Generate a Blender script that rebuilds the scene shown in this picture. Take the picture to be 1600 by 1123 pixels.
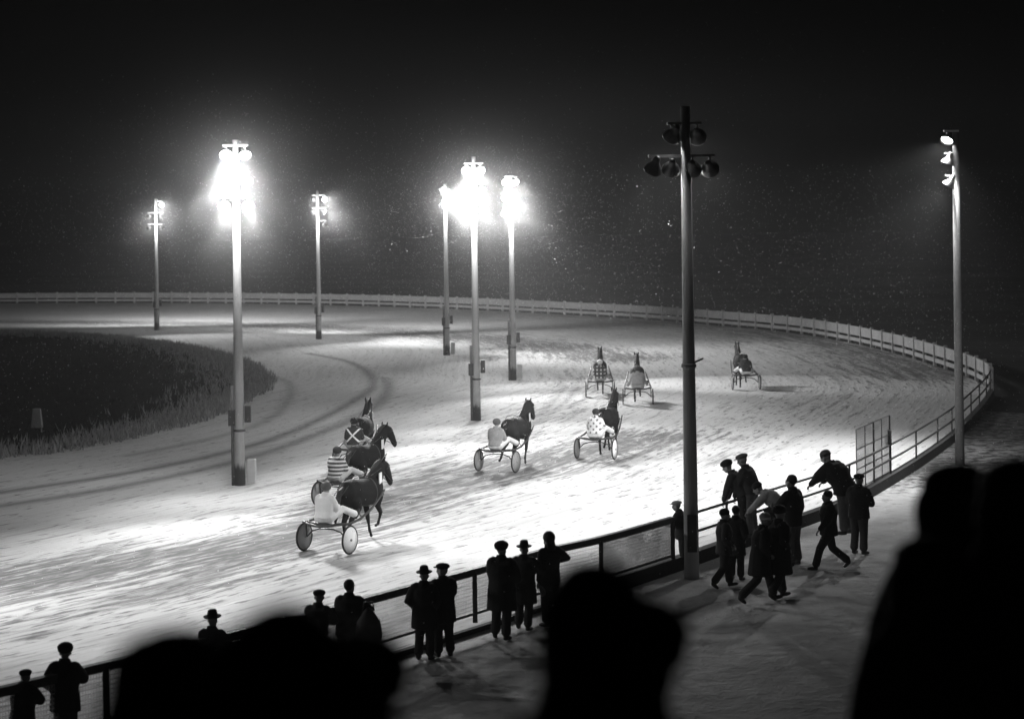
import bpy, bmesh, math, random
import numpy as np
from mathutils import Vector, Matrix
R = math.radians
random.seed(7)
for o in list(bpy.data.objects): bpy.data.objects.remove(o)
S = bpy.context.scene
COL = S.collection

# ------------------------------------------------------------------ camera
F = 2800.0; HC = 7.6; ROLL = R(0.8); HY = 358.0
cam_d = bpy.data.cameras.new('camera'); cam = bpy.data.objects.new('camera', cam_d); COL.objects.link(cam)
cr, sr = math.cos(ROLL), math.sin(ROLL)
cam.matrix_world = Matrix(((cr, sr, 0, 0), (0, 0, -1, 0), (-sr, cr, 0, HC), (0, 0, 0, 1)))
cam_d.sensor_width = 36.0; cam_d.lens = 36.0 * F / 1600.0
cam_d.shift_y = -(561.5 - HY) / 1600.0
cam_d.clip_end = 3000; cam_d.clip_start = 0.05
cam_d.dof.use_dof = True; cam_d.dof.focus_distance = 46.0; cam_d.dof.aperture_fstop = 1.35
S.camera = cam
S.view_settings.view_transform = 'Standard'; S.view_settings.look = 'None'
S.view_settings.exposure = 0.0; S.view_settings.gamma = 1.0

def gp(x, y, z=0.0):
    """point of the place seen at photo pixel (x, y) on the level z"""
    dx, dy = x - 800.0, HY - y
    a = dx * cr + dy * sr; b = -dx * sr + dy * cr
    Y = F * (HC - z) / (-b)
    return Vector((a * Y / F, Y, z))

# ------------------------------------------------------------------ night sky
W = bpy.data.worlds.new('World'); S.world = W; W.use_nodes = True
nt = W.node_tree; nt.nodes.clear()
sky = nt.nodes.new('ShaderNodeTexSky'); sky.sky_type = 'NISHITA'; sky.sun_disc = False
sky.sun_elevation = R(-4); sky.sun_rotation = R(160)
bw = nt.nodes.new('ShaderNodeRGBToBW'); bg = nt.nodes.new('ShaderNodeBackground'); out = nt.nodes.new('ShaderNodeOutputWorld')
nt.links.new(sky.outputs[0], bw.inputs[0]); nt.links.new(bw.outputs[0], bg.inputs[0]); nt.links.new(bg.outputs[0], out.inputs[0])
bg.inputs[1].default_value = 0.0008

# ------------------------------------------------------------------ materials
def newmat(name):
    m = bpy.data.materials.new(name); m.use_nodes = True
    n = m.node_tree.nodes; b = n['Principled BSDF']
    return m, m.node_tree, b
def N(nt, t, **kw):
    n = nt.nodes.new(t)
    for k, v in kw.items(): setattr(n, k, v)
    return n
def MIX(nt, fac, a, b):
    m = N(nt, 'ShaderNodeMix', data_type='RGBA')
    if isinstance(fac, (int, float)): m.inputs[0].default_value = fac
    else: nt.links.new(fac, m.inputs[0])
    for i, v in ((6, a), (7, b)):
        if isinstance(v, (int, float)): m.inputs[i].default_value = (v, v, v, 1)
        else: nt.links.new(v, m.inputs[i])
    return m.outputs[2]
def MATH(nt, op, a, b=None, c=None, clamp=False):
    m = N(nt, 'ShaderNodeMath', operation=op); m.use_clamp = clamp
    for i, v in enumerate((a, b, c)):
        if v is None: continue
        if isinstance(v, (int, float)): m.inputs[i].default_value = v
        else: nt.links.new(v, m.inputs[i])
    return m.outputs[0]
def RAMP(nt, v, lo, hi):
    m = N(nt, 'ShaderNodeMapRange', interpolation_type='SMOOTHSTEP')
    nt.links.new(v, m.inputs[0]); m.inputs[1].default_value = lo; m.inputs[2].default_value = hi
    return m.outputs[0]
def NOISE(nt, vec, scale, detail=4, rough=.55):
    n = N(nt, 'ShaderNodeTexNoise'); n.inputs['Scale'].default_value = scale
    n.inputs['Detail'].default_value = detail; n.inputs['Roughness'].default_value = rough
    if vec is not None: nt.links.new(vec, n.inputs['Vector'])
    return n.outputs[0]
def SCALE(nt, vec, s):
    m = N(nt, 'ShaderNodeMapping'); nt.links.new(vec, m.inputs[0]); m.inputs['Scale'].default_value = s
    return m.outputs[0]
def BUMP(nt, b, h, strength, dist):
    u = N(nt, 'ShaderNodeBump'); u.inputs['Strength'].default_value = strength; u.inputs['Distance'].default_value = dist
    nt.links.new(h, u.inputs['Height']); nt.links.new(u.outputs[0], b.inputs['Normal'])
def mat(name, col, rough=.8, var=.25, scale=12, metal=0, bump=.2, spec=.3):
    m, t, b = newmat(name)
    tc = N(t, 'ShaderNodeTexCoord').outputs['Object']
    n = NOISE(t, tc, scale)
    c = MIX(t, n, max(0, col * (1 - var)), min(1, col * (1 + var)))
    t.links.new(c, b.inputs['Base Color'])
    b.inputs['Roughness'].default_value = rough; b.inputs['Metallic'].default_value = metal
    b.inputs['Specular IOR Level'].default_value = spec
    if bump: BUMP(t, b, NOISE(t, tc, scale * 2.2), bump, .02)
    return m
M = {}
M['skin'] = mat('skin', .30, .6, .1, 8)
M['coat_black'] = mat('coat_black', .022, .9, .3, 14, spec=.15)
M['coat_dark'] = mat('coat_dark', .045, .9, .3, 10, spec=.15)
M['coat_grey'] = mat('coat_grey', .12, .9, .3, 10, spec=.15)
M['coat_pale'] = mat('coat_pale', .30, .9, .25, 10, spec=.15)
M['denim'] = mat('denim', .11, .85, .3, 20, spec=.15)
M['trouser_dark'] = mat('trouser_dark', .03, .9, .3, 14, spec=.15)
M['leather'] = mat('leather', .025, .5, .3, 25)
M['hair_dark'] = mat('hair_dark', .02, .6, .4, 60)
M['white_cloth'] = mat('white_cloth', .74, .85, .06, 12)
M['pale_cloth'] = mat('pale_cloth', .42, .85, .15, 12)
M['steel_dark'] = mat('steel_dark', .06, .5, .3, 9, metal=.3)
M['steel_grey'] = mat('steel_grey', .28, .5, .3, 5, metal=.2)
M['wood_post'] = mat('wood_post', .10, .8, .4, 9)
M['cabinet_white'] = mat('cabinet_white', .55, .6, .15, 6)
M['board_white'] = mat('board_white', .27, .85, .35, 1.3, bump=.1)
M['concrete'] = mat('concrete', .16, .9, .3, 3, bump=.5)
M['tyre'] = mat('tyre', .03, .8, .2, 20)
M['disc'] = mat('disc', .92, .4, .06, 5, bump=0)
M['disc_grey'] = mat('disc_grey', .3, .5, .1, 5, bump=0)  # darker copy of the disc; backlit shade of left wheels put into its grey
M['chrome'] = mat('chrome', .35, .35, .1, 5, metal=.6, bump=0)
M['lamp_shell'] = mat('lamp_shell', .12, .4, .2, 8, metal=.4)
M['horse_dark'] = mat('horse_dark', .016, .75, .35, 5, bump=.05, spec=.08)
M['horse_bay'] = mat('horse_bay', .035, .7, .35, 5, bump=.05, spec=.08)
M['flake'] = mat('flake', .85, .9, .02, 5, bump=0)
M['bag'] = mat('bag', .25, .9, .3, 9)

def pole_mat():
    m, t, b = newmat('pole_steel')
    tc = N(t, 'ShaderNodeTexCoord').outputs['Object']
    n = NOISE(t, SCALE(t, tc, (6, 6, .7)), 1.5, 5)
    n2 = NOISE(t, SCALE(t, tc, (30, 30, 3)), 1.0, 3)
    c = MIX(t, n, .30, .55); c2 = MIX(t, MATH(t, 'MULTIPLY', n2, .35), c, .18)
    sep = N(t, 'ShaderNodeSeparateXYZ'); t.links.new(tc, sep.inputs[0])
    low = RAMP(t, MATH(t, 'ADD', sep.outputs[2], MATH(t, 'MULTIPLY', n, .5)), 1.0, .75)   # tarred foot of the pole
    c3 = MIX(t, low, c2, .05)
    t.links.new(c3, b.inputs['Base Color']); b.inputs['Roughness'].default_value = .65
    BUMP(t, b, n2, .3, .02)
    return m
M['pole'] = pole_mat()
def pole_dark_mat():
    m, t, b = newmat('pole_dark')
    tc = N(t, 'ShaderNodeTexCoord').outputs['Object']
    n = NOISE(t, SCALE(t, tc, (6, 6, .7)), 1.5, 5)
    n2 = NOISE(t, SCALE(t, tc, (40, 40, 2)), 1.0, 3)
    c = MIX(t, n, .42, .62); t.links.new(MIX(t, MATH(t, 'MULTIPLY', n2, .6), c, .25), b.inputs['Base Color'])
    b.inputs['Roughness'].default_value = .7; BUMP(t, b, n2, .5, .02)
    return m
M['pole_dark'] = pole_dark_mat()

def emis(name, v):
    m, t, b = newmat(name)
    b.inputs['Base Color'].default_value = (.8, .8, .8, 1)
    b.inputs['Emission Color'].default_value = (1, 1, 1, 1); b.inputs['Emission Strength'].default_value = v
    return m
M['bulb'] = emis('bulb', 60)

def jacket_mat(name, kind, c0, c1):
    m, t, b = newmat(name)
    tc = N(t, 'ShaderNodeTexCoord').outputs['Object']
    sep = N(t, 'ShaderNodeSeparateXYZ'); t.links.new(tc, sep.inputs[0])
    x, y, z = sep.outputs[0], sep.outputs[1], sep.outputs[2]
    if kind == 'stripes':
        f = MATH(t, 'GREATER_THAN', MATH(t, 'SINE', MATH(t, 'MULTIPLY', z, 2 * math.pi / .105)), .1)
    elif kind == 'check':
        a = MATH(t, 'GREATER_THAN', MATH(t, 'SINE', MATH(t, 'MULTIPLY', x, 2 * math.pi / .17)), 0)
        c = MATH(t, 'GREATER_THAN', MATH(t, 'SINE', MATH(t, 'MULTIPLY', z, 2 * math.pi / .17)), 0)
        f = MATH(t, 'MULTIPLY', a, c)
    elif kind == 'dots':
        def dot(ox, oz):
            px = MATH(t, 'SUBTRACT', MATH(t, 'WRAP', MATH(t, 'ADD', x, ox), .2, 0), .1)
            pz = MATH(t, 'SUBTRACT', MATH(t, 'WRAP', MATH(t, 'ADD', z, oz), .2, 0), .1)
            return MATH(t, 'LESS_THAN', MATH(t, 'ADD', MATH(t, 'MULTIPLY', px, px), MATH(t, 'MULTIPLY', pz, pz)), .0011)
        f = MATH(t, 'MAXIMUM', dot(0, 0), dot(.1, .1))
    elif kind == 'cross':
        d = MATH(t, 'ABSOLUTE', MATH(t, 'SUBTRACT', MATH(t, 'ABSOLUTE', x), MATH(t, 'ABSOLUTE', MATH(t, 'SUBTRACT', z, 1.14))))
        f = MATH(t, 'MULTIPLY', MATH(t, 'LESS_THAN', d, .035), MATH(t, 'LESS_THAN', MATH(t, 'ABSOLUTE', MATH(t, 'SUBTRACT', z, 1.14)), .21))
    t.links.new(MIX(t, f, c0, c1), b.inputs['Base Color']); b.inputs['Roughness'].default_value = .8
    return m
M['j_stripes'] = jacket_mat('striped_jacket', 'stripes', .05, .6)
M['j_check'] = jacket_mat('checked_jacket', 'check', .04, .6)
M['j_dots'] = jacket_mat('dotted_jacket', 'dots', .74, .15)
M['j_cross'] = jacket_mat('crossed_jacket', 'cross', .025, .8)

# ------------------------------------------------------------------ mesh helpers
PENDING = []          # (object, voxel, smooth iterations, extra mesh builder)
class MB:
    def __init__(s): s.v = []; s.f = []
    def add(s, vs, fs):
        k = len(s.v); s.v += [tuple(q) for q in vs]; s.f += [tuple(i + k for i in f) for f in fs]
    def tube(s, pts, ra, rb=None, n=12, side=(1, 0, 0), rnd=True):
        pts = [Vector(p) for p in pts]
        if isinstance(ra, (int, float)): ra = [ra] * len(pts)
        if rb is None: rb = ra
        if isinstance(rb, (int, float)): rb = [rb] * len(pts)
        ra, rb = list(ra), list(rb)
        tg = []
        for i in range(len(pts)):
            a = pts[max(0, i - 1)]; b = pts[min(len(pts) - 1, i + 1)]
            d = (b - a); tg.append(d.normalized() if d.length > 1e-9 else Vector((0, 0, 1)))
        rings = []
        if rnd:
            r0, r1 = (ra[0] + rb[0]) / 2, (ra[-1] + rb[-1]) / 2
            rings.append((pts[0] - tg[0] * r0 * .55, ra[0] * .6, rb[0] * .6, tg[0]))
        for i in range(len(pts)): rings.append((pts[i], ra[i], rb[i], tg[i]))
        if rnd: rings.append((pts[-1] + tg[-1] * r1 * .55, ra[-1] * .6, rb[-1] * .6, tg[-1]))
        V = []; Fc = []; sv = Vector(side)
        for p, a, b, t in rings:
            u = sv - t * sv.dot(t)
            if u.length < .15:
                u = Vector((0, 1, 0)) - t * t.y
                if u.length < .15: u = Vector((1, 0, 0)) - t * t.x
            u.normalize(); w = t.cross(u); sv = u if abs(u.dot(Vector(side))) < .3 else Vector(side)
            for k in range(n):
                th = 2 * math.pi * k / n
                V.append(p + u * a * math.cos(th) + w * b * math.sin(th))
        m = len(rings)
        for i in range(m - 1):
            for k in range(n):
                k2 = (k + 1) % n
                Fc.append((i * n + k, i * n + k2, (i + 1) * n + k2, (i + 1) * n + k))
        ext0 = rings[0][3] * (-(ra[0] + rb[0]) / 2 * .25 if rnd else 0); ext1 = rings[-1][3] * ((ra[-1] + rb[-1]) / 2 * .25 if rnd else 0)
        V.append(rings[0][0] + ext0); V.append(rings[-1][0] + ext1)
        c0, c1 = m * n, m * n + 1
        for k in range(n):
            k2 = (k + 1) % n
            Fc.append((c0, k2, k)); Fc.append((c1, (m - 1) * n + k, (m - 1) * n + k2))
        s.add(V, Fc); return s
    def ell(s, c, r, n=14, m=9, rot=None):
        c = Vector(c); V = [c + Vector((0, 0, 0))]; V = []; Fc = []
        for i in range(1, m):
            ph = math.pi * i / m
            for k in range(n):
                th = 2 * math.pi * k / n
                q = Vector((r[0] * math.sin(ph) * math.cos(th), r[1] * math.sin(ph) * math.sin(th), r[2] * math.cos(ph)))
                if rot: q = rot @ q
                V.append(c + q)
        a = Vector((0, 0, r[2])); a = rot @ a if rot else a
        V.append(c + a); V.append(c - a); T, B = (m - 1) * n, (m - 1) * n + 1
        for i in range(m - 2):
            for k in range(n):
                k2 = (k + 1) % n
                Fc.append((i * n + k, (i + 1) * n + k, (i + 1) * n + k2, i * n + k2))
        for k in range(n):
            k2 = (k + 1) % n
            Fc.append((T, k, k2)); Fc.append((B, (m - 2) * n + k2, (m - 2) * n + k))
        s.add(V, Fc); return s
    def box(s, c, h, rot=None):
        c = Vector(c); V = []
        for z in (-1, 1):
            for x, y in ((-1, -1), (1, -1), (1, 1), (-1, 1)):
                q = Vector((x * h[0], y * h[1], z * h[2])); V.append(c + (rot @ q if rot else q))
        s.add(V, [(3, 2, 1, 0), (4, 5, 6, 7), (0, 1, 5, 4), (1, 2, 6, 5), (2, 3, 7, 6), (3, 0, 4, 7)]); return s
    def bar(s, a, b, w, h, up=(0, 0, 1)):
        """box from a to b; w across, h along up"""
        a, b = Vector(a), Vector(b); t = (b - a).normalized(); u = Vector(up); sd = t.cross(u)
        if sd.length < 1e-4: sd = t.cross(Vector((1, 0, 0)))
        sd.normalize(); u2 = sd.cross(t)
        V = []
        for p in (a, b):
            for i, j in ((-1, -1), (1, -1), (1, 1), (-1, 1)): V.append(p + sd * w / 2 * i + u2 * h / 2 * j)
        s.add(V, [(0, 1, 2, 3), (7, 6, 5, 4), (0, 4, 5, 1), (1, 5, 6, 2), (2, 6, 7, 3), (3, 7, 4, 0)]); return s
    def lathe(s, prof, mtx, n=20, closed=False):
        """prof = [(r, z)], z along the local Z of mtx"""
        V = []; Fc = []
        for r, z in prof:
            for k in range(n):
                th = 2 * math.pi * k / n
                V.append(mtx @ Vector((r * math.cos(th), r * math.sin(th), z)))
        m = len(prof)
        for i in range(m - 1 + (1 if closed else 0)):
            j = (i + 1) % m
            for k in range(n):
                k2 = (k + 1) % n
                Fc.append((i * n + k, i * n + k2, j * n + k2, j * n + k))
        s.add(V, Fc); return s
    def mesh(s, name):
        me = bpy.data.meshes.new(name); me.from_pydata(s.v, [], s.f); me.update(); return me
    def build(s, name, m=None, parent=None, smooth=True, voxel=None, it=3, extra=None, loc=None):
        me = s.mesh(name); o = bpy.data.objects.new(name, me); COL.objects.link(o)
        if m is not None: me.materials.append(M[m] if isinstance(m, str) else m)
        if parent: o.parent = parent
        if loc: o.location = loc
        if smooth: me.polygons.foreach_set('use_smooth', [True] * len(me.polygons))
        if voxel: PENDING.append((o, voxel, it, extra))
        return o
def empty(name, loc, rz=0):
    o = bpy.data.objects.new(name, None); COL.objects.link(o); o.location = loc; o.rotation_euler = (0, 0, rz)
    o.empty_display_size = .2
    return o
def tag(o, label=None, cat=None, group=None, kind=None):
    if label: o['label'] = label
    if cat: o['category'] = cat
    if group: o['group'] = group
    if kind: o['kind'] = kind
    return o
def resample(pts, n):
    P = np.array([list(p) for p in pts]); d = np.r_[0, np.cumsum(np.linalg.norm(np.diff(P, axis=0), axis=1))]
    t = np.linspace(0, d[-1], n); return [Vector([float(np.interp(q, d, P[:, k])) for k in range(3)]) for q in t], d[-1]
def smoothline(px, n, z=0.0):
    """Catmull-Rom through photo points lying on level z"""
    P = [gp(x, y, z) for x, y in px]; outp = []
    P = [P[0] * 2 - P[1]] + P + [P[-1] * 2 - P[-2]]
    for i in range(1, len(P) - 2):
        for k in range(24):
            t = k / 24; a, b, c, d = P[i - 1], P[i], P[i + 1], P[i + 2]
            outp.append(.5 * ((2 * b) + (c - a) * t + (2 * a - 5 * b + 4 * c - d) * t * t + (3 * b - a - 3 * c + d) * t ** 3))
    outp.append(P[-2]); return resample(outp, n)[0]

# ------------------------------------------------------------------ lines of the place
FZ = 1.15
near_top = [(-260, 1142), (0, 1080), (150, 1043), (480, 963), (575, 937), (750, 890), (850, 862), (940, 842), (1048, 812), (1150, 781), (1280, 742),
            (1335, 722), (1390, 695), (1440, 668), (1490, 636), (1525, 606), (1542, 588), (1549, 577)]
far_top = [(1549, 577), (1546, 569), (1530, 560), (1500, 549), (1440, 532), (1400, 522), (1330, 508), (1240, 495), (1130, 486), (1000, 477), (850, 470), (700, 464),
           (500, 459), (250, 457), (0, 458), (-300, 461), (-700, 464)]
NEAR = smoothline(near_top, 260, FZ); FAR = smoothline(far_top, 320, FZ)
infield_px = [(-700, 522), (-300, 519), (0, 521), (100, 524), (200, 531), (290, 545), (345, 559), (380, 574), (400, 591), (398, 605), (380, 618), (345, 634),
              (300, 655), (200, 680), (100, 700), (0, 713), (-150, 738), (-500, 800)]
INF = smoothline(infield_px, 240, 0)

CC = Vector((-42, 100, 0))
def polar(pts):
    a = np.array([math.atan2(p.y - CC.y, p.x - CC.x) for p in pts]); r = np.array([math.hypot(p.y - CC.y, p.x - CC.x) for p in pts]); return a, r
# near line is extended behind the camera's left so that the straight goes on
ext = [NEAR[0] + (NEAR[0] - NEAR[8]).normalized() * q for q in (90, 60, 30, 12)]
oa, orr = polar(ext + NEAR + FAR[1:]); ia, irr = polar(list(reversed(INF)))
so = np.argsort(oa); oa, orr = oa[so], orr[so]; si = np.argsort(ia); ia, irr = ia[si], irr[si]
A0, A1 = oa[0], oa[-1]

def on_near(px):
    """index on NEAR at photo column px"""
    best = min(range(len(NEAR)), key=lambda i: abs(proj(NEAR[i])[0] - px)); return best
def proj(p):
    Yd = p.y; a = p.x / Yd * F; b = (p.z - HC) / Yd * F
    return 800 + a * cr - b * sr, HY - (a * sr + b * cr)

# ------------------------------------------------------------------ ground sheets
def sheet(name, xs, ys, z, m, kind='structure'):
    mb = MB(); mb.add([(xs[0], ys[0], z), (xs[1], ys[0], z), (xs[1], ys[1], z), (xs[0], ys[1], z)], [(0, 1, 2, 3)])
    o = mb.build(name, m, smooth=False); tag(o, kind=kind); return o
def ground_mat(name, c0, c1, sc, snow=0):
    m, t, b = newmat(name)
    tc = N(t, 'ShaderNodeTexCoord').outputs['Object']
    n = NOISE(t, tc, sc, 6, .65); n2 = NOISE(t, tc, sc * 9, 4, .6)
    c = MIX(t, RAMP(t, n, .35, .65), c0, c1)
    c = MIX(t, MATH(t, 'MULTIPLY', RAMP(t, n2, .45, .75), .5), c, c0)
    t.links.new(c, b.inputs['Base Color']); b.inputs['Roughness'].default_value = .95; b.inputs['Specular IOR Level'].default_value = 0
    BUMP(t, b, n2, .6, .06)
    return m
sheet('ground', (-900, 900), (-60, 1800), -.03, ground_mat('dark_field', .03, .06, .05))
# infield
mb = MB(); fan = [CC] + INF; mb.add([(p.x, p.y, -.012) for p in fan], [(0, i + 1, i) for i in range(1, len(INF))])
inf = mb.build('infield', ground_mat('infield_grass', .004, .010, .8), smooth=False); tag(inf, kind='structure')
# apron : strip on the camera side of the near fence
def apron_mat():
    m, t, b = newmat('apron_snow')
    tc = N(t, 'ShaderNodeTexCoord').outputs['Object']
    n = NOISE(t, tc, .35, 6, .65); n2 = NOISE(t, tc, 2.6, 5, .65); n3 = NOISE(t, tc, 12, 3, .6)
    c = MIX(t, RAMP(t, n, .3, .7), .38, .56)
    c = MIX(t, MATH(t, 'MULTIPLY', RAMP(t, n2, .5, .72), .45), c, .22)
    c = MIX(t, MATH(t, 'MULTIPLY', RAMP(t, n3, .55, .75), .35), c, .6)
    sp_ = N(t, 'ShaderNodeSeparateXYZ'); t.links.new(tc, sp_.inputs[0])     # patchy grassy snow farther along, darkened further to offset excess lamp light
    wd_ = RAMP(t, MATH(t, 'ADD', sp_.outputs[1], MATH(t, 'MULTIPLY', n2, 14)), 56, 62)
    c = MIX(t, wd_, c, MIX(t, RAMP(t, n2, .42, .6), .16, .035))
    t.links.new(c, b.inputs['Base Color']); b.inputs['Roughness'].default_value = .95; b.inputs['Specular IOR Level'].default_value = .1
    h = MATH(t, 'ADD', n2, MATH(t, 'MULTIPLY', n3, .4)); BUMP(t, b, h, .7, .10)
    return m
mb = MB(); V = []; Fc = []
ln = ext[:1] + NEAR[:on_near(1535)]
for i, p in enumerate(ln):
    for k in range(2): V.append((p.x, p.y, 0.0) if k == 0 else (min(p.x + 70, 90), p.y - 75 if i < 230 else p.y - 60, 0.0))
for i in range(len(ln) - 1): Fc.append((2 * i, 2 * i + 1, 2 * i + 3, 2 * i + 2))
mb.add(V, Fc); apron = mb.build('apron', apron_mat(), smooth=False); tag(apron, kind='structure')
mb = MB()  # flip to face up happens through two sided shading
# track
NA, NV = 1000, 220
th = np.linspace(A0, A1, NA)
ro = np.interp(th, oa, orr); ri = np.interp(th, ia, irr)
ri = np.minimum(ri, ro - 8)
v = np.linspace(0, 1, NV)
TH, VV = np.meshgrid(th, v, indexing='ij')
RR = ro[:, None] * (1 - VV) + ri[:, None] * VV
X = CC.x + RR * np.cos(TH); Y = CC.y + RR * np.sin(TH)
mid = (ro + ri) / 2
px_, py_ = CC.x + mid * np.cos(th), CC.y + mid * np.sin(th)
arc = np.r_[0, np.cumsum(np.hypot(np.diff(px_), np.diff(py_)))]
def seg_dist(X, Y, line):
    d = np.full(X.shape, 1e9)
    for a, b in zip(line[:-1], line[1:]):
        ax, ay, bx, by = a.x, a.y, b.x, b.y; L = (bx - ax) ** 2 + (by - ay) ** 2
        if L < 1e-9: continue
        t = np.clip(((X - ax) * (bx - ax) + (Y - ay) * (by - ay)) / L, 0, 1)
        d = np.minimum(d, np.hypot(X - ax - t * (bx - ax), Y - ay - t * (by - ay)))
    return d
wear = np.zeros(X.shape); rut = np.zeros(X.shape)
for px, wd, s in [([(-60, 915), (250, 880), (420, 850), (620, 775), (760, 738), (900, 712), (1040, 680)], 2.6, .9),
                  ([(-60, 990), (250, 930), (400, 900)], 1.7, .55),
                  ([(620, 770), (820, 670), (900, 610), (940, 580)], 2.4, .35),
                  ([(-200, 500), (0, 503), (250, 505), (450, 510), (650, 520), (850, 541), (960, 560)], 3.8, .9),
                  ([(-200, 467), (0, 468), (300, 468), (700, 477), (1000, 494), (1240, 516), (1400, 548), (1500, 585)], 7, .75),
                  ([(1000, 760), (1250, 640), (1380, 600)], 3.0, .25)]:
    d = seg_dist(X, Y, smoothline(px, 14)); wear = np.maximum(wear, s * np.exp(-(d / wd) ** 2))
for px, wd, s in [([(-60, 778), (200, 739), (380, 700), (480, 664), (550, 628), (582, 604), (575, 582), (540, 564), (480, 552)], .30, .85),
                  ([(-60, 800), (200, 758), (400, 712), (520, 668), (580, 640), (606, 610), (600, 590)], .36, .75),
                  ([(200, 712), (330, 685), (420, 655), (452, 620), (450, 598), (425, 588)], .3, .5),
                  ([(600, 745), (760, 690), (850, 640), (880, 605), (872, 585)], .22, .4),
                  ([(640, 735), (780, 690), (868, 640), (900, 605), (890, 585)], .22, .4)]:
    d = seg_dist(X, Y, smoothline(px, 26)); rut = np.maximum(rut, s * np.exp(-(d / wd) ** 2))
me = bpy.data.meshes.new('track'); nv = NA * NV
Z = np.full(X.shape, .006) - .0 * rut
co = np.stack([X, Y, Z], -1).reshape(-1, 3)
idx = np.arange(nv).reshape(NA, NV)
q = np.stack([idx[:-1, :-1], idx[:-1, 1:], idx[1:, 1:], idx[1:, :-1]], -1).reshape(-1, 4)[:, ::-1]
me.vertices.add(nv); me.vertices.foreach_set('co', co.ravel())
me.loops.add(q.size); me.loops.foreach_set('vertex_index', q.ravel().astype(np.int32))
me.polygons.add(len(q)); me.polygons.foreach_set('loop_start', np.arange(0, q.size, 4, dtype=np.int32))
me.update(calc_edges=True)
uvl = me.uv_layers.new(name='UVMap')
UV = np.stack([np.repeat(arc[:, None], NV, 1), (RR - ro[:, None])], -1).reshape(-1, 2)
uvl.data.foreach_set('uv', UV[q.ravel()].ravel())
for nm, arr in (('wear', wear), ('rut', rut)):
    at = me.attributes.new(nm, 'FLOAT', 'POINT'); at.data.foreach_set('value', arr.ravel().astype(np.float32))
def track_mat():
    m, t, b = newmat('track_snow')
    uv = N(t, 'ShaderNodeTexCoord').outputs['UV']
    ob = N(t, 'ShaderNodeTexCoord').outputs['Object']
    aw = N(t, 'ShaderNodeAttribute', attribute_name='wear').outputs['Fac']
    ar = N(t, 'ShaderNodeAttribute', attribute_name='rut').outputs['Fac']
    s1 = NOISE(t, SCALE(t, uv, (.22, 2.2, 1)), 1.0, 6, .68)      # long streaks left by wheels and harrow
    s2 = NOISE(t, SCALE(t, uv, (1.3, 5.0, 1)), 1.0, 4, .6)       # hoof scuffs
    s3 = NOISE(t, ob, .12, 4, .5)
    s4 = NOISE(t, SCALE(t, uv, (.02, 1.3, 1)), 1.0, 3, .6)
    base = MIX(t, s3, .46, .66)
    base = MIX(t, MATH(t, 'MULTIPLY', RAMP(t, s4, .45, .7), .30), base, .36)
    s5 = NOISE(t, SCALE(t, uv, (.03, 7.0, 1)), 1.0, 2, .5)       # fine harrow lines
    base = MIX(t, MATH(t, 'MULTIPLY', RAMP(t, s5, .48, .66), .22), base, .28)
    k = MATH(t, 'ADD', s1, MATH(t, 'MULTIPLY', aw, .26))
    f1 = MATH(t, 'MULTIPLY', RAMP(t, k, .55, .76), .85)
    k2 = MATH(t, 'ADD', s2, MATH(t, 'MULTIPLY', aw, .16))
    f2 = MATH(t, 'MULTIPLY', RAMP(t, k2, .57, .69), .72)
    c = MIX(t, MATH(t, 'MULTIPLY', aw, .35), base, .30)
    c = MIX(t, f1, c, .13); c = MIX(t, f2, c, .09)
    c = MIX(t, MATH(t, 'MULTIPLY', ar, MATH(t, 'ADD', .5, MATH(t, 'MULTIPLY', s2, .7)), clamp=True), c, .10)
    t.links.new(c, b.inputs['Base Color']); b.inputs['Roughness'].default_value = .95; b.inputs['Specular IOR Level'].default_value = .1
    h = MATH(t, 'SUBTRACT', MATH(t, 'ADD', MATH(t, 'MULTIPLY', s1, .8), s2), MATH(t, 'MULTIPLY', ar, .8))
    BUMP(t, b, h, .55, .06)
    return m
track = bpy.data.objects.new('track', me); COL.objects.link(track); me.materials.append(track_mat()); tag(track, kind='structure')

# frosted grass tufts round the rim of the infield
def tufts():
    V = []; Fc = []; rr = random.Random(3)
    for i in range(9000):
        k = rr.random(); j = k * (len(INF) - 2); a = INF[int(j)].lerp(INF[int(j) + 1], j % 1)
        inward = (CC - a).normalized(); d = abs(rr.gauss(0, 1.6)) - .8
        p = a + inward * d + Vector((rr.uniform(-.3, .3), rr.uniform(-.3, .3), 0))
        if p.x < -60: continue
        for b_ in range(4):
            ang = rr.uniform(0, 6.28); h = rr.uniform(.12, .42); w = rr.uniform(.015, .035)
            q0 = p + Vector((rr.uniform(-.12, .12), rr.uniform(-.12, .12), 0)); dd = Vector((math.cos(ang), math.sin(ang), 0))
            tip = q0 + Vector((rr.uniform(-.15, .15), rr.uniform(-.15, .15), h)); n0 = len(V)
            V += [q0 - dd * w, q0 + dd * w, tip]; Fc.append((n0, n0 + 1, n0 + 2))
    mb = MB(); mb.add(V, Fc); return mb
o = tufts().build('frosted_grass', mat('frosted_grass_blade', .30, .9, .5, 2, bump=0), smooth=False); tag(o, 'frosted grass tufts along the rim of the dark infield', 'grass', kind='stuff')
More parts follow.
